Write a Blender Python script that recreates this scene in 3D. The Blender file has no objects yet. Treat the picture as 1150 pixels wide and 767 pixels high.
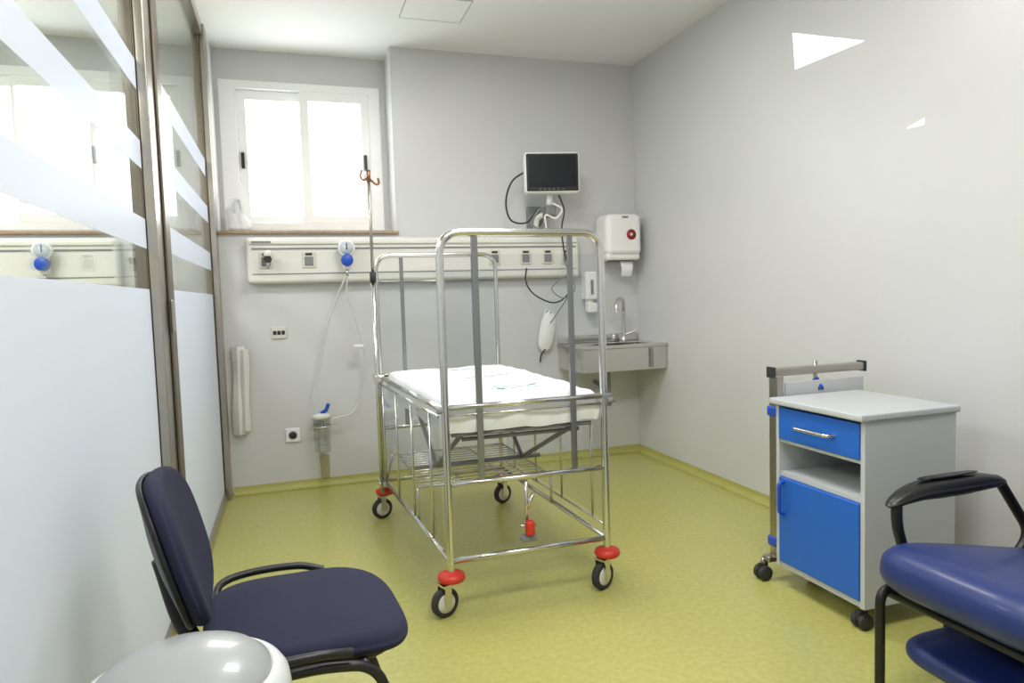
import bpy, bmesh, math, random
from mathutils import Vector, Matrix, noise
random.seed(4)
S=bpy.context.scene
H=2.79; D=4.5; D2=4.77; XR=2.43; XL=-0.38; CZ=1.176
# ---------------------------------------------------------------- materials
def lin(c):
    return tuple(((v/255)/12.92 if v/255<=0.04045 else ((v/255+0.055)/1.055)**2.4) for v in c)+(1,)
def mat(name,rgb,rough=.5,metal=0,bump=0,bscale=50,var=0,vscale=5,spec=None,coat=0,rgb2=None):
    m=bpy.data.materials.new(name); m.use_nodes=True
    nt=m.node_tree; b=nt.nodes['Principled BSDF']; c=lin(rgb)
    b.inputs['Base Color'].default_value=c
    b.inputs['Roughness'].default_value=rough; b.inputs['Metallic'].default_value=metal
    if spec is not None: b.inputs['Specular IOR Level'].default_value=spec
    if coat: b.inputs['Coat Weight'].default_value=coat; b.inputs['Coat Roughness'].default_value=.08
    tc=nt.nodes.new('ShaderNodeTexCoord')
    if var or rgb2:
        n=nt.nodes.new('ShaderNodeTexNoise'); n.inputs['Scale'].default_value=vscale; n.inputs['Detail'].default_value=6
        nt.links.new(tc.outputs['Object'],n.inputs['Vector'])
        r=nt.nodes.new('ShaderNodeValToRGB')
        a=tuple(x*(1-var) for x in c[:3])+(1,); d=tuple(min(1,x*(1+var)) for x in c[:3])+(1,)
        if rgb2: a=c; d=lin(rgb2)
        r.color_ramp.elements[0].color=a; r.color_ramp.elements[1].color=d
        r.color_ramp.elements[0].position=.35; r.color_ramp.elements[1].position=.65
        nt.links.new(n.outputs['Fac'],r.inputs['Fac']); nt.links.new(r.outputs['Color'],b.inputs['Base Color'])
    if bump:
        n=nt.nodes.new('ShaderNodeTexNoise'); n.inputs['Scale'].default_value=bscale; n.inputs['Detail'].default_value=4
        nt.links.new(tc.outputs['Object'],n.inputs['Vector'])
        bp=nt.nodes.new('ShaderNodeBump'); bp.inputs['Strength'].default_value=bump; bp.inputs['Distance'].default_value=.01
        nt.links.new(n.outputs['Fac'],bp.inputs['Height']); nt.links.new(bp.outputs['Normal'],b.inputs['Normal'])
    return m
def glassmat(name,tint=(250,252,252),refl=.8):
    """thin clear sheet: Schlick reflectance, identical from both sides"""
    m=bpy.data.materials.new(name); m.use_nodes=True; nt=m.node_tree
    nt.nodes.remove(nt.nodes['Principled BSDF']); o=nt.nodes['Material Output']
    t=nt.nodes.new('ShaderNodeBsdfTransparent'); t.inputs['Color'].default_value=lin(tint)
    g=nt.nodes.new('ShaderNodeBsdfGlossy'); g.inputs['Roughness'].default_value=.01
    lw=nt.nodes.new('ShaderNodeLayerWeight'); lw.inputs['Blend'].default_value=.5
    p=nt.nodes.new('ShaderNodeMath'); p.operation='POWER'; p.inputs[1].default_value=5
    mu=nt.nodes.new('ShaderNodeMath'); mu.operation='MULTIPLY_ADD'; mu.inputs[1].default_value=.96*refl; mu.inputs[2].default_value=.04*refl
    x=nt.nodes.new('ShaderNodeMixShader')
    nt.links.new(lw.outputs['Facing'],p.inputs[0]); nt.links.new(p.outputs[0],mu.inputs[0]); nt.links.new(mu.outputs[0],x.inputs[0])
    nt.links.new(t.outputs[0],x.inputs[1]); nt.links.new(g.outputs[0],x.inputs[2]); nt.links.new(x.outputs[0],o.inputs['Surface'])
    return m
def frostmat(name):
    m=bpy.data.materials.new(name); m.use_nodes=True; nt=m.node_tree
    nt.nodes.remove(nt.nodes['Principled BSDF']); o=nt.nodes['Material Output']
    d=nt.nodes.new('ShaderNodeBsdfDiffuse'); d.inputs['Color'].default_value=lin((234,237,246))
    t=nt.nodes.new('ShaderNodeBsdfTranslucent'); t.inputs['Color'].default_value=lin((232,236,247))
    g=nt.nodes.new('ShaderNodeBsdfGlossy'); g.inputs['Roughness'].default_value=.25
    x=nt.nodes.new('ShaderNodeMixShader'); x.inputs[0].default_value=.5
    y=nt.nodes.new('ShaderNodeMixShader'); y.inputs[0].default_value=.05
    nt.links.new(d.outputs[0],x.inputs[1]); nt.links.new(t.outputs[0],x.inputs[2])
    nt.links.new(x.outputs[0],y.inputs[1]); nt.links.new(g.outputs[0],y.inputs[2])
    nt.links.new(y.outputs[0],o.inputs['Surface'])
    return m
def emit(name,rgb,s):
    m=bpy.data.materials.new(name); m.use_nodes=True; b=m.node_tree.nodes['Principled BSDF']
    b.inputs['Base Color'].default_value=lin(rgb); b.inputs['Emission Color'].default_value=lin(rgb); b.inputs['Emission Strength'].default_value=s
    return m
M_wall=mat('wall_paint',(208,208,210),.34,bump=.03,bscale=120,var=.015,vscale=2)
M_ceil=mat('ceiling_paint',(240,240,240),.8)
M_floor=mat('vinyl_floor',(176,173,97),.28,bump=.02,bscale=60,rgb2=(188,185,111),vscale=45)
M_cove=mat('vinyl_cove',(176,173,97),.4)
M_winf=mat('window_pvc',(250,250,250),.35)
M_sill=mat('sill_stone',(165,138,112),.5,var=.15,vscale=30)
M_steel=mat('brushed_steel',(180,174,166),.3,1,bump=.02,bscale=200)
M_bronze=mat('dark_anodised_frame',(128,118,106),.38,.85)
M_chrome=mat('chrome_tube',(215,213,210),.18,1)
M_alu=mat('grey_slat',(146,148,152),.3,.9)
M_glass=glassmat('clear_glass',(247,250,249),.75)
M_acr=glassmat('acrylic',(249,250,251),.5)
M_frost=frostmat('frosted_film')
M_white=mat('white_plastic',(238,238,236),.35)
M_offw=mat('offwhite_rail',(226,224,218),.4)
M_black=mat('black_plastic',(22,22,24),.4)
M_dark=mat('dark_rubber',(48,48,50),.7)
M_grey=mat('grey_plastic',(128,130,132),.5)
M_sheet=mat('cotton_sheet',(240,241,245),.85,bump=.15,bscale=25)
M_red=mat('red_plastic',(205,52,36),.4)
M_blue=mat('cabinet_blue',(34,100,196),.4)
M_blued=mat('blue_plastic',(30,80,190),.35)
M_cab=mat('cabinet_grey',(190,193,196),.45,bump=.02,bscale=300)
M_navy=mat('navy_fabric',(34,36,62),.9,bump=.25,bscale=500,var=.12,vscale=200)
M_vinyl=mat('blue_vinyl',(28,46,106),.42,bump=.05,bscale=150,coat=.1)
M_screen=mat('screen_glass',(22,25,30),.35,spec=.25)
M_bezel=mat('monitor_bezel',(28,28,30),.5)
M_copper=mat('copper_hook',(150,108,84),.35,1)
M_green=mat('green_print',(84,140,132),.8)
M_tube=mat('clear_tubing',(205,208,208),.3)
M_bin=mat('bin_grey',(160,163,164),.3,coat=.3)
M_binr=mat('bin_rim',(206,210,210),.3)
M_lamp=emit('lamp_diffuser',(255,252,246),3)
M_crim=mat('crimson_mark',(150,30,45),.4)
M_beige=mat('socket_beige',(212,210,198),.4)
# ---------------------------------------------------------------- helpers
def link(o): S.collection.objects.link(o); return o
class G:
    def __init__(s,name,loc,rot=0,world=True):
        s.e=bpy.data.objects.new(name,None); s.e.empty_display_size=.1; link(s.e)
        s.e.location=loc; s.e.rotation_euler=(0,0,rot)
        s.off=Vector(loc) if world else Vector((0,0,0))
def fin(name,bm,m,g=None,smooth=False,bev=0,seg=2,sub=0):
    me=bpy.data.meshes.new(name)
    if g: bmesh.ops.translate(bm,verts=bm.verts,vec=-g.off)
    bmesh.ops.recalc_face_normals(bm,faces=bm.faces)
    bm.to_mesh(me); bm.free()
    o=link(bpy.data.objects.new(name,me))
    for mm in (m if isinstance(m,(list,tuple)) else [m]): me.materials.append(mm)
    if g: o.parent=g.e
    if smooth:
        for p in me.polygons: p.use_smooth=True
    if bev:
        md=o.modifiers.new('b','BEVEL'); md.width=bev; md.segments=seg; md.limit_method='ANGLE'
        for p in me.polygons: p.use_smooth=True
        w=o.modifiers.new('w','WEIGHTED_NORMAL'); w.keep_sharp=True
    if sub:
        md=o.modifiers.new('s','SUBSURF'); md.levels=sub; md.render_levels=sub
    return o
def addbox(bm,x0,x1,y0,y1,z0,z1,M=None):
    v=[bm.verts.new(Vector((x,y,z)) if M is None else M@Vector((x,y,z))) for z in(z0,z1) for y in(y0,y1) for x in(x0,x1)]
    for f in((0,1,3,2),(4,6,7,5),(0,4,5,1),(2,3,7,6),(0,2,6,4),(1,5,7,3)): bm.faces.new([v[i] for i in f])
def box(name,x0,x1,y0,y1,z0,z1,m,g=None,bev=0,seg=2,M=None):
    bm=bmesh.new(); addbox(bm,x0,x1,y0,y1,z0,z1,M); return fin(name,bm,m,g,bev=bev,seg=seg)
def boxes(name,L,m,g=None,bev=0):
    bm=bmesh.new()
    for b in L: addbox(bm,*b)
    return fin(name,bm,m,g,bev=bev)
def frame(name,x0,x1,y0,y1,z0,z1,wl,wr,wb,wt,m,g,bev=.003):
    """one continuous picture-frame mesh (no overlapping faces)"""
    bm=bmesh.new()
    out=[(x0,z0),(x1,z0),(x1,z1),(x0,z1)]; inn=[(x0+wl,z0+wb),(x1-wr,z0+wb),(x1-wr,z1-wt),(x0+wl,z1-wt)]
    V=[[bm.verts.new((x,y,z)) for x,z in P] for y in(y0,y1) for P in(out,inn)]
    fo,fi,bo,bi=V
    for i in range(4):
        j=(i+1)%4
        bm.faces.new((fo[i],fo[j],fi[j],fi[i])); bm.faces.new((bo[j],bo[i],bi[i],bi[j]))
        bm.faces.new((fo[j],fo[i],bo[i],bo[j])); bm.faces.new((fi[i],fi[j],bi[j],bi[i]))
    return fin(name,bm,m,g,bev=bev)
def addcyl(bm,p0,p1,r,seg=20,r2=None):
    p0=Vector(p0);p1=Vector(p1);d=p1-p0
    q=d.to_track_quat('Z','Y').to_matrix().to_4x4()
    bmesh.ops.create_cone(bm,cap_ends=True,segments=seg,radius1=r,radius2=r if r2 is None else r2,depth=d.length,matrix=Matrix.Translation((p0+p1)/2)@q)
def cyl(name,p0,p1,r,m,g=None,seg=24,r2=None,bev=0):
    bm=bmesh.new(); addcyl(bm,p0,p1,r,seg,r2)
    for f in bm.faces: f.smooth=len(f.verts)==4
    return fin(name,bm,m,g,bev=bev)
def cyls(name,L,r,m,g=None,seg=14):
    bm=bmesh.new()
    for a,b in L: addcyl(bm,a,b,r,seg)
    for f in bm.faces: f.smooth=len(f.verts)==4
    return fin(name,bm,m,g)
def fillet(pts,r,n=6,closed=False):
    P=[Vector(p) for p in pts]; out=[]
    N=len(P)
    for i,p in enumerate(P):
        if not closed and i in(0,N-1): out.append(p); continue
        a=P[i-1]; b=P[(i+1)%N]; da=(a-p);db=(b-p)
        rr=min(r,da.length*.49,db.length*.49)
        s=p+da.normalized()*rr; e=p+db.normalized()*rr
        for k in range(n+1):
            t=k/n; out.append(s*(1-t)**2+p*2*t*(1-t)+e*t*t)
    return out
def catmull(pts,n=8):
    P=[Vector(p) for p in pts]; P=[P[0]*2-P[1]]+P+[P[-1]*2-P[-2]]; out=[]
    for i in range(1,len(P)-2):
        for k in range(n):
            t=k/n;a,b,c,d=P[i-1:i+3]
            out.append(.5*((2*b)+(c-a)*t+(2*a-5*b+4*c-d)*t*t+(3*b-a-3*c+d)*t**3))
    out.append(P[-2]); return out
def tube(name,pts,r,m,g=None,closed=False,res=5):
    cu=bpy.data.curves.new(name,'CURVE'); cu.dimensions='3D'; cu.bevel_depth=r; cu.bevel_resolution=res; cu.use_fill_caps=True
    sp=cu.splines.new('POLY'); sp.points.add(len(pts)-1); off=g.off if g else Vector((0,0,0))
    for i,p in enumerate(pts): q=Vector(p)-off; sp.points[i].co=(q.x,q.y,q.z,1)
    sp.use_cyclic_u=closed
    t=bpy.data.objects.new('tmp',cu); link(t)
    dg=bpy.context.evaluated_depsgraph_get(); me=bpy.data.meshes.new_from_object(t.evaluated_get(dg))
    bpy.data.objects.remove(t); me.name=name; me.materials.clear(); me.materials.append(m)
    for p in me.polygons: p.use_smooth=True
    o=link(bpy.data.objects.new(name,me))
    if g: o.parent=g.e
    return o
def lathe(name,c,prof,m,g=None,seg=32,M=None):
    bm=bmesh.new(); rings=[]
    for r,z in prof:
        rings.append([bm.verts.new(Vector((r*math.cos(2*math.pi*i/seg),r*math.sin(2*math.pi*i/seg),z))) for i in range(seg)])
    for a,b in zip(rings,rings[1:]):
        for i in range(seg): bm.faces.new((a[i],a[(i+1)%seg],b[(i+1)%seg],b[i]))
    bm.faces.new(rings[0][::-1]); bm.faces.new(rings[-1])
    T=Matrix.Translation(c)@(M or Matrix.Identity(4)); bmesh.ops.transform(bm,matrix=T,verts=bm.verts)
    return fin(name,bm,m,g,smooth=True)
def cushion(name,a,b,th,m,g=None,n=4,dome=.015,T=None,deform=None,seg=64,er=.35):
    bm=bmesh.new(); rings=[]
    prof=[]
    for k in range(7):
        t=math.pi/2*k/6; prof.append((1-er*th*(1-math.sin(t))*1.0/min(a,b),-th/2+er*th*(1-math.cos(t))))
    up=[(s,-z) for s,z in prof[::-1]]
    inner=[(.8*up[-1][0],th/2+dome*.5),(.5,th/2+dome*.85),(.2,th/2+dome),(.02,th/2+dome)]
    bot=[(.02,-th/2),(.5,-th/2)]
    for s,z in bot+prof+up+inner:
        R=[]
        for i in range(seg):
            t=2*math.pi*i/seg; c,q=math.cos(t),math.sin(t)
            x=a*s*math.copysign(abs(c)**(2/n),c); y=b*s*math.copysign(abs(q)**(2/n),q)
            v=Vector((x,y,z))
            if deform: v=deform(v)
            if T: v=T@v
            R.append(bm.verts.new(v))
        rings.append(R)
    for p,q in zip(rings,rings[1:]):
        for i in range(seg): bm.faces.new((p[i],p[(i+1)%seg],q[(i+1)%seg],q[i]))
    bm.faces.new(rings[0][::-1]); bm.faces.new(rings[-1])
    return fin(name,bm,m,g,smooth=True)
# ---------------------------------------------------------------- room shell
Y0=-0.7; XA=-3.0
box('floor',XA-.1,XR+.1,Y0-.1,5.0,-.1,0,M_floor)
box('ceiling',XA-.1,XR+.1,Y0-.1,5.0,H,H+.1,M_ceil)
box('wall_right',XR,XR+.12,Y0-.1,5.0,0,H,M_wall)
box('wall_left',XA-.12,XA,Y0-.1,5.0,0,H,M_wall)
box('wall_front',XA,XR,Y0-.12,Y0,0,H,M_wall)
SZ=1.60
boxes('wall_back',[
 (.697,XR,D,4.95,0,H),(XA,.697,D,4.95,0,SZ),(-.90,-.378,D,4.95,SZ,H),(XA,-2.05,D,4.95,SZ,H),
 (-.378,.697,D2,4.95,2.60,H),(-.378,.697,D2,4.95,SZ,1.65),(-.378,-.352,D2,4.95,1.65,2.60),(.657,.697,D2,4.95,1.65,2.60),
 (-2.05,-.90,D2,4.95,2.60,H),(-2.05,-.90,D2,4.95,SZ,1.65),(-2.05,-1.96,D2,4.95,1.65,2.60),(-.95,-.90,D2,4.95,1.65,2.60)],M_wall)
box('trim_1',-.378,.71,4.475,D2,SZ,SZ+.018,M_sill,bev=.004)
box('trim_2',-2.06,-.89,4.475,D2,SZ,SZ+.018,M_sill,bev=.004)
def cove(name,p,ax):
    bm=bmesh.new(); prof=[(0,.05),(.003,.05)]+[(.003+.035*(1-math.cos(t*math.pi/12)),.046-.044*math.sin(t*math.pi/12)) for t in range(7)]+[(0,0)]
    ends=[]
    for s in p[1:]:
        ends.append([bm.verts.new((s,D-a,z) if ax=='x' else (XR-a,s,z)) for a,z in prof])
    n=len(prof)
    for i in range(n): bm.faces.new((ends[0][i],ends[0][(i+1)%n],ends[1][(i+1)%n],ends[1][i]))
    bm.faces.new(ends[0]); bm.faces.new(ends[1][::-1]); fin(name,bm,M_cove)
cove('baseboard_back',(0,-.37,XR),'x'); cove('baseboard_right',(0,Y0,D),'y')
bm=bmesh.new(); addbox(bm,.69,1.04,3.72,4.02,H-.006,H); fin('ceiling_access_hatch',bm,M_ceil,bev=.002)
boxes('trim_3',[(.686,.69,3.715,4.025,H-.007,H),(1.04,1.044,3.715,4.025,H-.007,H),(.69,1.04,3.716,3.72,H-.007,H),(.69,1.04,4.02,4.024,H-.007,H)],mat('hatch_gap',(190,190,190),.6))
# windows
def window(name,x0,x1,z0,z1):
    g=G(name,((x0+x1)/2,D2+.05,z0)); y=D2-.005; y1=D2+.07
    frame('outer_frame',x0,x1,y,y1,z0,z1,.10,.075,.045,.05,M_winf,g)
    xm=(x0+.10+x1-.075)/2
    def sash(nm,a,b,yy):
        frame(nm,a,b,yy,yy+.035,z0+.045,z1-.05,.055,.055,.05,.06,M_winf,g)
        box(nm+'_glass',a+.05,b-.05,yy+.015,yy+.019,z0+.09,z1-.1,M_glass,g)
    sash('sash_a',x0+.10,xm+.03,y1-.037); sash('sash_b',xm-.03,x1-.075,y1-.074)
    box('latch_a',x0+.115,x0+.135,y1-.055,y1-.03,z0+.40,z0+.50,M_black,g,bev=.003)
    box('latch_b',x1-.12,x1-.10,y1-.095,y1-.07,z0+.40,z0+.50,M_black,g,bev=.003)
window('window_1',-.352,.657,1.65,2.60)
window('window_2',-1.96,-.95,1.65,2.60)
# ---------------------------------------------------------------- glass partition
g=G('glass_partition',(-.44,2.7,0))
box('near_glass',-.464,-.456,Y0,2.70,.04,H-.06,M_glass,g)
box('far_glass',-.424,-.416,2.86,4.40,.04,H-.06,M_glass,g)
for nm,x,a,b in(('near',-.456,Y0,2.675),('far',-.416,2.88,4.39)):
    boxes(nm+'_frost',[(x+.0005,x+.0015,a,b,.05,1.238),(x+.0005,x+.0015,a,b,1.378,1.48),(x+.0005,x+.0015,a,b,1.652,1.748),(x+.0005,x+.0015,a,b,1.92,2.02)],M_frost,g)
box('post_dark',-.50,-.453,2.67,2.74,0,H,M_bronze,g,bev=.004)
box('post_light',-.452,-.42,2.67,2.88,0,H,M_steel,g,bev=.004)
box('post_edge',-.419,-.410,2.80,2.90,0,H,M_bronze,g,bev=.003)
box('end_post_dark',-.445,-.411,4.37,4.44,0,H,M_bronze,g,bev=.003)
box('end_post_light',-.41,-.378,4.39,4.5,0,H,M_steel,g,bev=.003)
boxes('rails',[(-.48,-.44,Y0,2.67,0,.05),(-.44,-.40,2.88,4.37,0,.06),(-.49,-.39,Y0,2.66,H-.07,H),(-.45,-.39,2.91,4.36,H-.07,H)],M_steel,g)
box('lock_plate',-.41,-.403,2.79,2.84,1.08,1.2,M_steel,g,bev=.004)
# ---------------------------------------------------------------- medical rail
def medrail(name,x0,x1,full=True):
    g=G(name,((x0+x1)/2,D,1.30)); z0,z1=1.295,1.575; y0=4.42
    box('body',x0,x1,y0,D,z0,z1,M_offw,g,bev=.025,seg=4)
    box('groove_top',x0+.03,x1-.03,y0-.004,y0+.01,z1-.075,z1-.065,M_grey,g)
    box('groove_low',x0+.03,x1-.03,y0-.004,y0+.01,z0+.055,z0+.060,M_grey,g)
    box('lip',x0+.02,x1-.02,y0-.012,y0+.02,z1-.045,z1-.02,M_offw,g,bev=.006)
    n=0
    pts=[x0+.11,x0+.36] + ([x1-.62,x1-.40,x1-.24,x1-.10] if full else [])
    for x in pts:
        n+=1
        box(f'outlet_{n}',x-.04,x+.04,y0-.008,y0+.01,z0+.09,z0+.19,M_beige,g,bev=.006)
        box(f'outlet_face_{n}',x-.026,x+.026,y0-.012,y0,z0+.105,z0+.16,M_grey,g,bev=.003)
        box(f'outlet_tag_{n}',x-.02,x+.02,y0-.011,y0,z0+.168,z0+.182,M_dark,g)
    return g
g=medrail('medical_gas_rail',-.222,1.95)
cyl('gas_probe',(-.10,4.41,1.44),(-.10,4.34,1.44),.022,M_dark,g); cyl('gas_probe_nozzle',(-.10,4.36,1.44),(-.10,4.36,1.38),.009,M_chrome,g)
lathe('gas_probe_knob',(-.10,4.35,1.455),[(.018,0),(.022,.01),(.02,.03),(.01,.035)],M_white,g)
box('label',-.19,-.08,4.404,4.41,1.538,1.55,M_grey,g)
medrail('medical_gas_rail',-2.6,-.90,False)
R=Matrix.Rotation(math.radians(90),4,'X')
def gauge(x):
    g=G('suction_regulator',(x,4.36,1.45))
    cyl('stem',(x,4.407,1.44),(x,4.36,1.44),.022,M_chrome,g)
    lathe('dial_case',(x,4.37,1.50),[(.036,0),(.05,.005),(.052,.03),(.046,.036)],M_white,g,M=R)
    lathe('dial_face',(x,4.334,1.50),[(.04,0),(.04,.001)],mat('dial',(205,212,222),.2),g,M=R)
    box('needle',x-.003,x+.003,4.328,4.333,1.49,1.53,M_black,g)
    lathe('blue_knob',(x,4.345,1.425),[(.03,0),(.036,.004),(.036,.03),(.028,.036)],M_blued,g,M=R)
    box('valve_block',x-.02,x+.02,4.345,4.40,1.37,1.47,M_white,g,bev=.006)
    cyl('outlet_nozzle',(x,4.36,1.37),(x,4.36,1.33),.008,M_chrome,g)
    return g
g=gauge(.36)
gauge(-1.25)
# suction canister with its hoses
g=G('suction_canister',(.16,4.42,.2))
tube('hose',catmull([(.36,4.36,1.325),(.355,4.37,1.22),(.41,4.40,1.02),(.45,4.42,.80),(.43,4.43,.60),(.36,4.43,.47),(.24,4.42,.44)]),.005,M_tube,g)
tube('hose_b',catmull([(.35,4.36,1.325),(.30,4.38,1.22),(.22,4.40,1.0),(.16,4.42,.72),(.12,4.40,.58),(.15,4.40,.50)]),.005,M_tube,g)
box('hose_clip',.38,.44,4.38,4.41,.88,.90,M_white,g,bev=.004)
cx=.165
lathe('jar',(cx,4.41,.24),[(.045,0),(.048,.01),(.052,.20),(.05,.21)],glassmat('jar_plastic',(240,242,240),.7),g)
lathe('lid',(cx,4.41,.45),[(.056,0),(.056,.022),(.03,.03),(.012,.032)],M_offw,g)
boxes('graduation',[(cx-.03,cx+.03,4.356,4.358,.29+.04*k,.293+.04*k) for k in range(4)],M_grey,g)
tube('blue_connector',[(cx,4.41,.48),(cx+.03,4.40,.50),(cx+.045,4.39,.54)],.012,M_blued,g)
box('bracket',cx-.015,cx+.015,4.465,D-.002,.22,.46,M_offw,g,bev=.004)
tube('ring',fillet([(cx-.055,4.36,.40),(cx+.055,4.36,.40),(cx+.055,4.47,.40),(cx-.055,4.47,.40)],.05,closed=True),.005,M_chrome,g,closed=True)
lathe('lower_cup',(cx+.01,4.45,.06),[(.028,0),(.03,.14),(.026,.15)],glassmat('cup_plastic',(238,234,215),.6),g)
# outlets
g=G('wall_socket_plate',(-.05,D,.93))
box('plate',-.105,-.015,4.488,D,.955,1.03,M_beige,g,bev=.005)
boxes('ports',[(-.095,-.075,4.484,4.49,.98,1.005),(-.07,-.05,4.484,4.49,.98,1.005),(-.045,-.025,4.484,4.49,.98,1.005)],M_dark,g,bev=.002)
g=G('wall_power_outlet',(0,D,.35))
box('plate',-.055,.035,4.485,D,.30,.39,M_white,g,bev=.008)
lathe('socket_recess',(-.01,4.486,.345),[(.026,0),(.026,.003)],M_grey,g,M=R); lathe('socket_well',(-.01,4.484,.345),[(.02,0),(.02,.002)],M_dark,g,M=R)
# hanging long bag at left
g=G('hanging_glove_bag',(-.31,4.47,.7))
bm=bmesh.new()
for dx,z0,z1,w,t in((0,.38,.92,.038,.0),(.035,.40,.90,.028,.012)):
    n=14
    cols=[]
    for i in range(n+1):
        f=i/n; z=z0+(z1-z0)*f; ww=w*(1+.15*math.sin(7*f+dx*60)); c=-.315+dx+.012*f
        cols.append([bm.verts.new((c-ww,4.47-t,z)),bm.verts.new((c,4.440-t-.010*math.sin(f*9),z)),bm.verts.new((c+ww,4.47-t,z)),bm.verts.new((c,4.494-t,z))])
    for a,b in zip(cols,cols[1:]):
        for k in range(4): bm.faces.new((a[k],a[(k+1)%4],b[(k+1)%4],b[k]))
    bm.faces.new(cols[0]); bm.faces.new(cols[-1])
fin('bag_folds',bm,M_offw,g,bev=.004)
cyl('hook',(-.31,4.498,.92),(-.31,4.44,.92),.006,M_chrome,g)
# clear bag hanging on the window sill corner
g=G('crumpled_plastic_bag',(-.27,4.60,1.62))
bm=bmesh.new(); rows=[]
for i in range(9):
    f=i/8; z=1.63+.19*f; ww=.055*(1-.35*f)+.008*math.sin(f*11)
    rows.append([bm.verts.new((-.27+k/6*2*ww-ww+.01*math.sin(f*7),4.60+.012*math.sin(k*2.1+f*5),z)) for k in range(7)])
for a,b in zip(rows,rows[1:]):
    for k in range(6): bm.faces.new((a[k],a[k+1],b[k+1],b[k]))
o=fin('film',bm,M_sheet,g,smooth=True); sd=o.modifiers.new('s','SOLIDIFY'); sd.thickness=.02
# ---------------------------------------------------------------- monitor
g=G('patient_monitor',(1.70,4.3,1.97))
T=Matrix.Translation((1.70,4.28,1.975))@Matrix.Rotation(math.radians(-12),4,'Z')
box('case',-.185,.185,-.04,.06,-.135,.135,M_white,g,bev=.025,seg=4,M=T)
box('bezel',-.172,.172,-.046,-.03,-.120,.122,M_bezel,g,bev=.012,seg=3,M=T)
box('screen',-.158,.158,-.048,-.04,-.095,.110,M_screen,g,bev=.003,M=T)
bb=bmesh.new()
for i in range(6): addbox(bb,-.09+i*.03,-.078+i*.03,-.048,-.045,-.112,-.107,T)
fin('buttons',bb,M_grey,g)
cyl('neck',(1.70,4.32,1.86),(1.70,4.34,1.76),.02,M_white,g)
box('joint',1.66,1.74,4.30,4.42,1.70,1.77,M_grey,g,bev=.012)
tube('arm',fillet([(1.70,4.34,1.73),(1.64,4.42,1.70),(1.64,4.46,1.60)],.03),.018,M_white,g)
box('wall_mount',1.59,1.70,4.46,D,1.585,1.78,M_grey,g,bev=.006)
tube('cable_a',catmull([(1.55,4.34,2.0),(1.45,4.36,1.93),(1.41,4.38,1.80),(1.44,4.38,1.68),(1.54,4.36,1.66),(1.62,4.36,1.74)]),.006,M_dark,g)
tube('cable_b',catmull([(1.66,4.30,1.76),(1.60,4.28,1.73),(1.56,4.30,1.65),(1.62,4.29,1.62),(1.68,4.3,1.74)]),.006,M_grey,g)
tube('cable_e',catmull([(1.70,4.28,1.78),(1.76,4.26,1.74),(1.72,4.27,1.68),(1.65,4.28,1.70),(1.66,4.29,1.60)]),.006,M_white,g)
tube('cable_c',catmull([(1.76,4.32,1.85),(1.80,4.32,1.74),(1.78,4.32,1.62),(1.80,4.33,1.45),(1.86,4.36,1.32),(1.84,4.38,1.18),(1.74,4.40,1.12),(1.60,4.40,1.18),(1.54,4.40,1.27),(1.55,4.405,1.36)]),.005,M_dark,g)
tube('cable_d',catmull([(1.80,4.34,1.40),(1.88,4.35,1.22),(1.80,4.37,1.15),(1.72,4.38,1.22),(1.84,4.38,1.30),(1.87,4.40,1.2),(1.75,4.42,1.02),(1.72,4.43,.98)]),.004,M_grey,g)
# probe pouch
g=G('hanging_probe_pouch',(1.70,4.45,.9))
cushion('pouch',.055,.14,.03,M_white,g,n=2.6,T=Matrix.Translation((1.71,4.47,.92))@Matrix.Rotation(math.radians(90),4,'X')@Matrix.Rotation(math.radians(-12),4,'Z'))
cyl('hook',(1.735,4.498,1.05),(1.735,4.45,1.05),.006,M_chrome,g)
boxes('dots',[(1.68,1.70,4.446,4.449,.90,.915),(1.715,1.735,4.446,4.449,.95,.965),(1.69,1.71,4.446,4.449,.86,.87)],M_grey,g)
tube('loop',catmull([(1.735,4.455,1.05),(1.71,4.46,1.08),(1.69,4.46,1.04),(1.70,4.46,.99)]),.004,M_white,g)
tube('tail',catmull([(1.69,4.46,.80),(1.66,4.46,.76),(1.65,4.46,.71)]),.006,M_dark,g)
# ---------------------------------------------------------------- towel & soap dispensers
g=G('paper_towel_dispenser',(2.24,D-.01,1.55))
box('housing',2.10,2.375,4.29,D-.004,1.43,1.72,M_white,g,bev=.045,seg=5)
box('base',2.11,2.365,4.31,D-.01,1.40,1.50,M_white,g,bev=.02,seg=3)
box('slot',2.15,2.33,4.33,4.40,1.396,1.402,M_dark,g)
box('lock_tab',2.22,2.26,4.283,4.30,1.69,1.70,M_grey,g)
bm=bmesh.new(); prev=None
for i in range(7):
    f=i/6; z=1.41-.12*f; y=4.36-.02*math.sin(f*3); w=.05-.012*f
    c=[bm.verts.new((2.28-w,y,z)),bm.verts.new((2.28+w,y+.01,z))]
    if prev: bm.faces.new((prev[0],prev[1],c[1],c[0]))
    prev=c
o=fin('towel_sheet',bm,M_sheet,g); sd=o.modifiers.new('s','SOLIDIFY'); sd.thickness=.008
lathe('mark_disc',(2.285,4.290,1.575),[(.036,0),(.036,.003)],M_crim,g,M=R)
lathe('mark_dot',(2.285,4.287,1.575),[(.010,0),(.010,.002)],M_white,g,M=R)
g=G('soap_dispenser',(2.03,D,1.1))
box('body',1.985,2.075,4.40,D-.002,1.13,1.33,M_white,g,bev=.015,seg=3)
box('window_strip',2.02,2.04,4.396,4.41,1.17,1.27,M_grey,g)
box('pump_lever',1.995,2.065,4.385,4.45,1.04,1.11,M_white,g,bev=.012)
cyl('bottle',(2.03,4.45,1.06),(2.03,4.45,1.14),.03,M_white,g)
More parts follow.
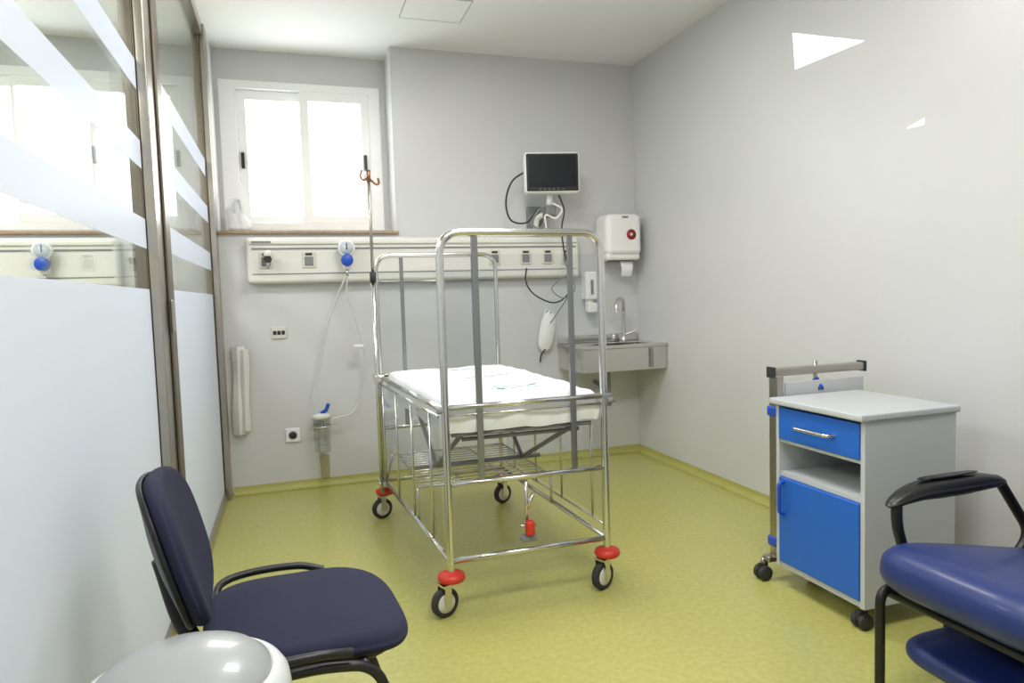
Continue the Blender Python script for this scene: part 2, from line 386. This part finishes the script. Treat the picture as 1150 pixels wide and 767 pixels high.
# ---------------------------------------------------------------- sink
g=G('wall_sink',(2.1,4.3,.8))
x0,x1,y0,y1,z1=1.80,2.425,4.08,4.495,.82
boxes('basin_walls',[(x0,x1,y0,y0+.02,z1-.165,z1-.013),(x0,x0+.02,y0+.021,y1,z1-.165,z1-.013),(x1-.02,x1,y0+.021,y1,z1-.165,z1-.013),(x0+.021,x1-.021,y1-.11,y1,z1-.165,z1-.013),(x0+.021,x1-.021,y0+.021,y1-.111,z1-.16,z1-.14)],M_chrome,g,bev=.003)
boxes('rim',[(x0-.01,x1,y0-.012,y0+.035,z1-.012,z1+.008),(x0-.01,x0+.16,y0+.036,y1,z1-.012,z1+.006),(x1-.06,x1,y0+.036,y1,z1-.012,z1+.006),(x0+.161,x1-.061,y1-.12,y1,z1-.012,z1+.006),(x0,x1,y1-.012,y1,z1+.008,z1+.06)],M_chrome,g,bev=.003)
box('front_bracket',x1-.13,x1-.112,y0-.018,y0,z1-.15,z1-.02,M_grey,g,bev=.003)
tube('faucet',catmull([(2.28,4.42,.83),(2.28,4.42,.96),(2.275,4.41,1.05),(2.25,4.37,1.12),(2.20,4.33,1.13),(2.165,4.30,1.09),(2.16,4.29,1.04)]),.013,M_chrome,g)
lathe('faucet_base',(2.28,4.42,.825),[(.028,0),(.028,.02),(.02,.03),(.018,.05)],M_chrome,g)
tube('faucet_lever',[(2.28,4.42,.87),(2.33,4.40,.89),(2.36,4.39,.90)],.007,M_chrome,g)
tube('drain_trap',fillet([(2.08,4.28,.66),(2.08,4.28,.48),(2.08,4.36,.44),(2.08,4.40,.52),(2.08,4.5,.54)],.04),.016,M_grey,g)
# ---------------------------------------------------------------- crib
g=G('hospital_crib',(.83,3.06,0))
XA0,XB0,YA,YB=.525,1.16,2.43,3.68; TOP=1.41
def arch(nm,y,xa,xb,r=.0125,zb=.13):
    tube(nm,fillet([(xa,y,zb),(xa,y,TOP),(xb,y,TOP),(xb,y,zb)],.085,8),r,M_chrome,g)
arch('front_arch',YA,XA0,XB0,.0145); arch('rear_arch',YB,.45,1.11,.0125)
def slat(nm,x,y,z0,z1,w=.010):
    box(nm,x-w,x+w,y-.006,y+.006,z0,z1,M_alu,g,bev=.002)
slat('front_slat_a',.655,YA,.49,1.40,.012); slat('front_slat_b',1.03,YA,.49,1.40,.011)
slat('rear_slat_a',.585,YB,.49,1.40); slat('rear_slat_b',.98,YB,.49,1.40)
for nm,y,xa,xb in(('front',YA,XA0,XB0),('rear',YB,.45,1.11)):
    cyls(nm+'_crossbars',[((xa,y,.775),(xb,y,.775)),((xa,y,.49),(xb,y,.49)),((xa,y,.205),(xb,y,.205))],.0105,M_chrome,g)
    cyls(nm+'_thin_bars',[((xa,y,.745),(xb,y,.745))],.005,M_chrome,g)
    box(nm+'_acrylic',xa+.015,xb-.015,y+.008,y+.012,.79,1.33,M_acr,g)
    if nm=='rear': cyls(nm+'_top_slat_bar',[((xa,y,1.27),(xb,y,1.27))],.006,M_alu,g)
def lerp(y,a,b): return a+(b-a)*(y-YA)/(YB-YA)
cyls('side_rails',[((XA0,YA,.765),(.45,YB,.765)),((XB0,YA,.765),(1.11,YB,.765)),((XA0,YA,.205),(.45,YB,.205)),((XB0,YA,.205),(1.11,YB,.205))],.0105,M_chrome,g)
rods=[]
for a,b in((XA0-.02,.45-.02),(XB0+.02,1.11+.02)):
    for k in range(4):
        y=YA+.16+(YB-YA-.32)*k/3; x=lerp(y,a,b); rods.append(((x,y,.24),(x,y,.74)))
    rods.append(((a,YA+.03,.24),(b,YB-.03,.24))); rods.append(((a,YA+.03,.74),(b,YB-.03,.74)))
cyls('side_guard_rods',rods,.005,M_chrome,g,seg=10)
bm=bmesh.new()
for a,b in((XA0-.02,.45-.02),(XB0+.02,1.11+.02)):
    p=[(a,YA+.04,.26),(b,YB-.04,.26),(b,YB-.04,.73),(a,YA+.04,.73)]
    v=[bm.verts.new(q) for q in p]+[bm.verts.new((q[0]+.004,q[1],q[2])) for q in p]
    for f in((0,1,2,3),(7,6,5,4),(0,4,5,1),(1,5,6,2),(2,6,7,3),(3,7,4,0)): bm.faces.new([v[i] for i in f])
fin('side_guard_acrylic',bm,M_acr,g)
base=[((.55,2.47,.69),(1.12,2.47,.69)),((.55,3.62,.69),(1.09,3.62,.69)),((.55,2.47,.69),(.50,3.62,.69)),((1.12,2.47,.69),(1.09,3.62,.69)),
      ((.55,2.47,.665),(1.12,2.47,.665)),((.60,2.5,.64),(1.08,2.5,.64))]
cyls('bed_base_frame',base,.008,M_grey,g)
mesh=[]
for k in range(24):
    y=2.5+k*.048; mesh.append(((.54,y,.69),(1.11,y,.69)))
for k in range(8):
    x=.57+k*.072; mesh.append(((x,2.47,.685),(x,3.62,.685)))
cyls('bed_base_mesh',mesh,.003,M_grey,g,seg=8)
wire=[]
for k in range(14):
    y=2.95+k*.05; wire.append(((.50,y,.36),(1.10,y,.36)))
for x in(.52,.7,.9,1.1): wire.append(((x,2.93,.355),(x,3.62,.355)))
cyls('wire_shelf',wire,.0035,M_chrome,g,seg=8)
cyls('shelf_supports',[((.50,2.93,.355),(.50,2.93,.21)),((1.12,2.93,.355),(1.12,2.93,.21)),((.49,3.62,.355),(.46,3.66,.21)),((1.10,3.62,.355),(1.10,3.66,.21)),((.50,2.93,.355),(1.12,2.93,.355)),((.5,3.62,.355),(1.1,3.62,.355))],.006,M_chrome,g)
cyls('tilt_struts',[((.60,2.50,.66),(.62,3.1,.40)),((1.07,2.50,.66),(1.04,3.1,.40)),((.62,3.1,.40),(.6,3.55,.66)),((1.04,3.1,.40),(1.05,3.55,.66)),((.50,3.1,.40),(1.13,3.1,.40))],.010,M_grey,g)
cyls('pedal_rods',[((.83,YA+.01,.49),(.83,YA+.01,.26)),((.80,YA,.30),(.86,YA,.30)),((.83,YA+.01,.36),(.86,YA+.01,.42))],.007,M_chrome,g)
box('pedal_red',.815,.85,YA-.035,YA,.265,.325,M_red,g,bev=.012,seg=3)
box('pedal_grey',.80,.86,YA-.02,YA+.02,.24,.264,M_grey,g,bev=.006)
cyls('corner_knobs',[((XB0,YA-.03,.76),(XB0+.03,YA-.03,.76)),((XA0-.03,YA,.765),(XA0,YA,.765))],.010,M_grey,g)
box('corner_clamp',XB0-.005,XB0+.025,YA-.025,YA+.02,.735,.785,M_grey,g,bev=.006)
def caster(nm,x,y,ang=0,dx=0,dy=0):
    r=.055; cx,cy=x+dx,y+dy
    T=Matrix.Translation((cx,cy,r))@Matrix.Rotation(ang,4,'Z')@Matrix.Rotation(math.pi/2,4,'X')
    lathe(nm+'_tyre',(0,0,0),[(r*.72,-.014),(r*.93,-.014),(r,-.008),(r,.008),(r*.93,.014),(r*.72,.014)],M_dark,g,M=T)
    lathe(nm+'_hub',(0,0,0),[(.01,-.021),(.026,-.017),(.040,-.013),(.040,.013),(.026,.017),(.01,.021)],M_beige,g,M=T)
    F=Matrix.Translation((cx,cy,0))@Matrix.Rotation(ang,4,'Z')
    bm=bmesh.new()
    addbox(bm,-.014,.014,-.028,-.023,.045,.118,F); addbox(bm,-.014,.014,.023,.028,.045,.118,F); addbox(bm,-.02,.02,-.028,.028,.1185,.126,F)
    fin(nm+'_fork',bm,M_chrome,g)
    cyl(nm+'_stem',(x,y,.12),(x,y,.16),.014,M_chrome,g)
    lathe(nm+'_bumper',(x,y,.132),[(.02,0),(.046,.002),(.052,.012),(.048,.026),(.022,.036)],M_red,g)
caster('caster_a',XA0,YA,math.radians(20),-.028,.0); caster('caster_b',XB0,YA,math.radians(25),-.022,0)
caster('caster_c',.45,YB,math.radians(15),-.02,0); caster('caster_d',1.11,YB,math.radians(20))
# mattress with draped sheet
bm=bmesh.new()
nx,ny=70,110; grid=[]
xa,xb,ya,yb=.545,1.13,2.455,3.64
for j in range(ny+1):
    row=[]
    for i in range(nx+1):
        u=-.14+1.26*i/nx; v=-.06+1.12*j/ny
        x=xa+(xb-xa)*u; y=ya+(yb-ya)*v
        ox=max(0,xa-x,x-xb); oy=max(0,ya-y,y-yb); o=min(max(ox,oy),.082)
        xc=min(max(x,xa),xb); yc=min(max(y,ya),yb)
        w=noise.noise(Vector((x*4,y*2.5,0)))
        w2=noise.noise(Vector((x*13,y*8,3)))
        w3=1-abs(noise.noise(Vector((x*6+y*3,y*5-x*2,7))))*3
        z=.798+.007*w+.004*w2+.006*max(0,w3)
        drop=o*1.6
        bul=.012*math.sin(min(1,o/.075)*math.pi)+.010*w2*min(1,o/.03)
        sx=-1 if x<xa else (1 if x>xb else 0); sy=-1 if y<ya else (1 if y>yb else 0)
        X=xc+sx*bul-(.05*(y-ya)/(yb-ya))*(1-(xc-xa)/(xb-xa)); Y=yc+sy*bul
        e=min(xc-xa,xb-xc,yc-ya,yb-yc)
        if o==0 and e<.03: z-=.012*(1-e/.03)**2
        elif o>0: z-=.012
        z-=drop*(1+.15*w)
        row.append(bm.verts.new((X,Y,z)))
    grid.append(row)
for j in range(ny):
    for i in range(nx):
        f=bm.faces.new((grid[j][i],grid[j][i+1],grid[j+1][i+1],grid[j+1][i]))
o=fin('sheet',bm,M_sheet,g,smooth=True)
o.data.materials.append(M_green)
for j in range(ny):
    for i in range(nx):
        if (j in(24,28,58,62,90) and 30<=i<=50 and (i*7+j*3)%5<4) or (j in(25,26) and i in(33,34,35)): o.data.polygons[j*nx+i].material_index=1
bm=bmesh.new(); v=[(xa+.01,ya+.012),(xb-.01,ya+.012),(xb-.012,yb-.012),(xa-.038,yb-.012)]
lo=[bm.verts.new((a,b,.70)) for a,b in v]; hi=[bm.verts.new((a,b,.772)) for a,b in v]
bm.faces.new(lo[::-1]); bm.faces.new(hi)
for i in range(4): bm.faces.new((lo[i],lo[(i+1)%4],hi[(i+1)%4],hi[i]))
fin('mattress',bm,M_sheet,g,bev=.015)
cyl('iv_pole',(.425,3.60,.16),(.425,3.60,1.30),.011,M_chrome,g); cyl('iv_pole_upper',(.425,3.60,1.28),(.425,3.60,1.81),.008,M_steel,g)
cyl('iv_pole_collar',(.425,3.60,1.27),(.425,3.60,1.32),.016,M_dark,g)
tube('iv_hook_a',catmull([(.425,3.60,1.80),(.395,3.60,1.79),(.385,3.60,1.81),(.392,3.60,1.84)]),.006,M_copper,g)
tube('iv_hook_b',catmull([(.425,3.60,1.80),(.46,3.60,1.77),(.475,3.60,1.775),(.472,3.60,1.80)]),.006,M_copper,g)
cyl('iv_tip',(.425,3.60,1.78),(.425,3.60,1.84),.010,M_copper,g)
boxes('iv_brackets',[(.41,.46,3.59,3.69,.75,.785),(.41,.46,3.59,3.69,.19,.22)],M_chrome,g,bev=.004)
# ---------------------------------------------------------------- bedside cabinet
g=G('bedside_cabinet',(2.0,1.99,0))
x0,x1,y0,y1,z0,z1=1.790,2.190,1.770,2.205,.085,.725
boxes('carcass',[(x0,x1,y0,y0+.018,z0,z1),(x0,x1,y1-.018,y1,z0,z1),(x1-.015,x1-.001,y0+.019,y1-.019,z0,z1),(x0+.003,x1-.016,y0+.019,y1-.019,z0,z0+.02),(x0+.005,x1-.016,y0+.019,y1-.019,.445,.463),(x0+.005,x1-.016,y0+.019,y1-.019,.578,.59)],M_cab,g)
box('top',x0-.025,x1+.012,y0-.01,y1+.012,z1+.001,z1+.025,M_cab,g,bev=.006)
box('drawer_front',x0-.006,x0+.012,y0+.02,y1-.02,.592,.715,M_blue,g,bev=.004)
box('door',x0-.006,x0+.012,y0+.02,y1-.02,.108,.443,M_blue,g,bev=.004)
box('drawer_box',x0+.013,x1-.05,y0+.03,y1-.03,.60,.70,M_cab,g)
tube('drawer_handle',fillet([(x0-.004,1.90,.655),(x0-.035,1.91,.655),(x0-.035,2.07,.655),(x0-.004,2.08,.655)],.02),.007,M_chrome,g)
tube('door_handle',fillet([(x0-.004,2.155,.43),(x0-.03,2.155,.425),(x0-.03,2.155,.31),(x0-.004,2.155,.30)],.02),.007,M_blued,g)
def smallcaster(nm,x,y,g,r=.028,top=.09):
    for s in(-1,1):
        lathe(nm+('_a' if s<0 else '_b'),(x,y+s*.015,r),[(r*.5,-.009),(r*.95,-.009),(r,-.004),(r,.004),(r*.95,.009),(r*.5,.009)],M_dark,g,M=Matrix.Rotation(math.pi/2,4,'X'),seg=24)
    box(nm+'_hood',x-.022,x+.022,y-.008,y+.008,r,r*2+.01,M_dark,g,bev=.006)
    cyl(nm+'_stem',(x,y,r*2),(x,y,top),.009,M_steel,g)
for i,(x,y) in enumerate(((x0+.03,y0+.04),(x1-.04,y0+.04),(x0+.15,y1-.04),(x1-.04,y1-.04))): smallcaster(f'caster_{i+1}',x,y,g)
g2=G('folding_overbed_table',(2.0,2.27,0))
box('top_bar',1.82,2.265,2.245,2.285,.824,.856,M_steel,g2,bev=.006)
box('folded_leaf',1.86,2.25,2.232,2.244,.40,.80,M_cab,g2,bev=.004)
box('column',1.815,1.845,2.225,2.28,.09,.83,M_steel,g2,bev=.006)
box('column_blue_upper',1.808,1.85,2.222,2.285,.665,.705,M_blued,g2,bev=.006)
box('column_blue_lower',1.808,1.85,2.222,2.285,.135,.175,M_blued,g2,bev=.006)
cyl('blue_lock',(2.03,2.262,.80),(2.03,2.232,.76),.014,M_blued,g2)
cyl('leaf_post',(2.03,2.262,.74),(2.03,2.262,.875),.008,M_steel,g2)
box('bar_cap_a',1.812,1.82,2.24,2.29,.818,.862,M_dark,g2,bev=.003); box('bar_cap_b',2.266,2.274,2.24,2.29,.818,.862,M_dark,g2,bev=.003)
box('foot',1.78,2.25,2.24,2.28,.075,.10,M_steel,g2,bev=.006)
smallcaster('foot_caster_a',1.775,2.27,g2,.03); smallcaster('foot_caster_b',2.23,2.27,g2,.03)
# ---------------------------------------------------------------- navy chair
g=G('office_visitor_chair',(.005,1.675,0),math.radians(4),world=False)
def sdf(v):
    v=v.copy(); f=max(0,(v.x-.05))/.18; v.z-=.03*f*f; v.z+= .012*max(0,-v.x/.22)
    v.y*=1-.06*max(0,-v.x/.22); return v
cushion('seat',.225,.225,.055,M_navy,g,n=3.6,dome=.012,T=Matrix.Translation((0,0,.432)),deform=sdf,er=.5)
cushion('seat_shell',.20,.20,.02,M_black,g,n=3.6,dome=0,T=Matrix.Translation((0,0,.396)))
BT=Matrix.Translation((-.276,-.005,.645))@Matrix.Rotation(math.radians(-15),4,'Y')@Matrix.Rotation(math.radians(90),4,'Y')
def bd(v):
    v=v.copy(); v.y*=1-.55*max(0,v.x)**1.2; v.z+= .9*v.y*v.y ; v.z+= .5*v.x*v.x
    return v
cushion('backrest',.17,.205,.042,M_navy,g,n=2.7,dome=.008,T=BT,deform=bd,er=.5)
BT2=BT@Matrix.Translation((0,0,-.025))
cushion('backrest_shell',.168,.20,.012,M_black,g,n=2.7,dome=0,T=BT2,deform=bd)
for s,nm in((-1,'near'),(1,'far')):
    tube('side_tube_'+nm,fillet([(-.29,s*.24,.012),(-.15,s*.24,.38),(-.15,s*.24,.415),(.0,s*.24,.42),(.12,s*.24,.40),(.235,s*.24,.012)],.05),.0115,M_black,g)
    tube('arm_bracket_'+nm,catmull([(-.205,s*.15,.435),(-.19,s*.235,.45),(-.12,s*.262,.458),(0,s*.262,.456),(.07,s*.245,.44)]),.010,M_black,g)
    cyl('foot_front_'+nm,(.232,s*.24,0),(.238,s*.24,.03),.014,M_dark,g); cyl('foot_rear_'+nm,(-.296,s*.24,0),(-.284,s*.24,.03),.014,M_dark,g)
cyls('cross_tubes',[((.10,-.24,.395),(.10,.24,.395)),((-.13,-.24,.395),(-.13,.24,.395))],.010,M_black,g)
tube('back_spine',catmull([(-.10,0,.385),(-.22,0,.40),(-.265,0,.47),(-.30,0,.62)]),.02,M_black,g)
# ---------------------------------------------------------------- bin
g=G('waste_bin',(-.177,1.10,0)); bx,by=-.177,1.10
lathe('body',(bx,by,0),[(.12,0),(.13,.01),(.142,.50),(.144,.562)],M_bin,g,seg=48)
lathe('lid_rim',(bx,by,.562),[(.142,0),(.152,.004),(.154,.02),(.151,.04),(.143,.052),(.134,.058),(.128,.0585),(.126,.056)],M_binr,g,seg=64)
lathe('lid_dome',(bx,by,.612),[(.128,0),(.124,.014),(.108,.028),(.08,.041),(.04,.050),(.005,.052)],M_bin,g,seg=64)
# ---------------------------------------------------------------- blue recliner
g=G('recliner_armchair',(1.78,1.2,0))
T=Matrix.Translation((1.79,1.20,.370))@Matrix.Rotation(math.radians(10.5),4,'Y')
cushion('seat_cushion',.345,.245,.135,M_vinyl,g,n=6,dome=.012,T=T,er=.42)
BT=Matrix.Translation((2.17,1.20,.74))@Matrix.Rotation(math.radians(16),4,'Y')@Matrix.Rotation(math.radians(90),4,'Y')
cushion('back_cushion',.38,.245,.12,M_vinyl,g,n=4,dome=.0,T=BT,er=.48)
cushion('footrest',.24,.235,.055,M_vinyl,g,n=6,dome=.01,T=Matrix.Translation((1.76,1.18,.19)),er=.45)
for s,nm in((1.47,'far'),(.92,'near')):
    def ad(v):
        v=v.copy(); f=max(0,(-v.x-.08)/.15); v.z-=.035*f*f; v.z-=.01*max(0,(v.x-.1)/.12)**2; return v
    cushion('arm_pad_'+nm,.225,.036,.052,M_black,g,n=2.6,dome=.008,T=Matrix.Translation((1.79,s,.588)),deform=ad,er=.5)
    tube('arm_frame_'+nm,fillet([(1.60,s,.56),(1.60,s,.50),(1.64,s,.38),(1.66,s,.27),(2.0,s,.27),(2.13,s,.40),(1.99,s,.585),(1.95,s,.59)],.05),.015,M_black,g)
    q=s-(.04 if s>1.2 else -.04)
    tube('leg_'+nm,fillet([(1.50,q,.0),(1.50,q,.35),(2.08,q,.25),(2.12,q,0)],.05),.013,M_black,g)
cyls('cross_tubes',[((1.55,.93,.32),(1.55,1.45,.32)),((2.0,.93,.265),(2.0,1.45,.265)),((1.76,.94,.155),(1.76,1.44,.155)),((1.76,.94,.155),(1.76,.94,.30)),((1.76,1.44,.155),(1.76,1.44,.30))],.012,M_black,g)
# ---------------------------------------------------------------- lights
def panel(name,x,y,w,d,e):
    g=G(name,(x,y,H))
    box('frame',x-w/2-.02,x+w/2+.02,y-d/2-.02,y+d/2+.02,H-.012,H-.001,M_winf,g)
    box('diffuser',x-w/2,x+w/2,y-d/2,y+d/2,H-.016,H-.012,M_lamp,g)
    L=bpy.data.lights.new(name+'_light','AREA'); L.shape='RECTANGLE'; L.size=w; L.size_y=d; L.energy=e; L.color=(1,.98,.955)
    o=link(bpy.data.objects.new('panel_lamp',L)); o.parent=g.e; o.location=(0,0,-.03)
panel('ceiling_light_panel',.75,.9,1.2,.6,38)
panel('ceiling_light_panel',.9,2.8,.6,.6,23)
panel('ceiling_light_panel',-1.7,2.8,1.2,.6,56)
panel('ceiling_light_panel',-1.7,.6,1.2,.6,40)
# added masked spotlight imitating glass reflections as small wedges on the right wall
LP=Vector((.9,1.7,2.70))
g=G('added_reflection_spot',(LP.x,LP.y,H))
lathe('added_spot_ring',(LP.x,LP.y,H-.03),[(.04,0),(.05,.0),(.055,.029)],M_winf,g)  # invented housing for the added spot, out of view
L=bpy.data.lights.new('reflection_wedge_spot','SPOT'); L.energy=420; L.spot_size=math.radians(60); L.spot_blend=0; L.shadow_soft_size=.002
L.use_nodes=True; nt=L.node_tree; em=nt.nodes['Emission']
geo=nt.nodes.new('ShaderNodeNewGeometry'); sp=nt.nodes.new('ShaderNodeSeparateXYZ'); nt.links.new(geo.outputs['Incoming'],sp.inputs[0])
def mth(op,a,b,c=None):
    n=nt.nodes.new('ShaderNodeMath'); n.operation=op
    for i,v in enumerate((a,b,c)):
        if v is None: continue
        if isinstance(v,(int,float)): n.inputs[i].default_value=v
        else: nt.links.new(v,n.inputs[i])
    return n.outputs[0]
k=XR-LP.x
wy=mth('MULTIPLY_ADD',mth('DIVIDE',sp.outputs[1],sp.outputs[0]),k,LP.y)
wz=mth('MULTIPLY_ADD',mth('DIVIDE',sp.outputs[2],sp.outputs[0]),k,LP.z)
def tri(P):
    A=sum(P[i][0]*P[(i+1)%3][1]-P[(i+1)%3][0]*P[i][1] for i in range(3))
    if A<0: P=P[::-1]
    res=None
    for i in range(3):
        p,q=P[i],P[(i+1)%3]; dy,dz=q[0]-p[0],q[1]-p[1]
        c=mth('ADD',mth('MULTIPLY',wz,dy),mth('MULTIPLY',wy,-dz))
        t=mth('GREATER_THAN',c,dy*p[1]-dz*p[0])
        res=t if res is None else mth('MULTIPLY',res,t)
    return res
mask=mth('ADD',tri([(2.859,2.426),(2.413,2.230),(2.841,2.244)]),tri([(2.20,1.805),(2.115,1.828),(2.115,1.803)]))  # outlines of the imitated glass reflections, cut into the beam
nt.links.new(mask,em.inputs['Strength'])
o=link(bpy.data.objects.new('reflection_wedge_lamp',L)); o.parent=g.e; o.location=(0,0,LP.z-H)
o.rotation_euler=(Vector((XR,2.5,2.15))-LP).to_track_quat('-Z','Y').to_euler()
w=bpy.data.worlds.new('World'); S.world=w; w.use_nodes=True
bg=w.node_tree.nodes['Background']; bg.inputs['Color'].default_value=(.98,.99,1,1); bg.inputs['Strength'].default_value=9
# ---------------------------------------------------------------- camera
cd=bpy.data.cameras.new('camera'); cam=link(bpy.data.objects.new('camera',cd)); S.camera=cam
cd.sensor_width=36; cd.lens=36*770/1150; cd.clip_start=.02
r=Vector((.9500,-.3106,-.0309)).normalized(); f=Vector((.3081,.9490,-.0664)); f=(f-r*f.dot(r)).normalized(); u=r.cross(f)
Mx=Matrix((r,u,-f)).transposed().to_4x4(); Mx.translation=(0,0,CZ); cam.matrix_world=Mx
S.view_settings.view_transform='Standard'
print('OK')
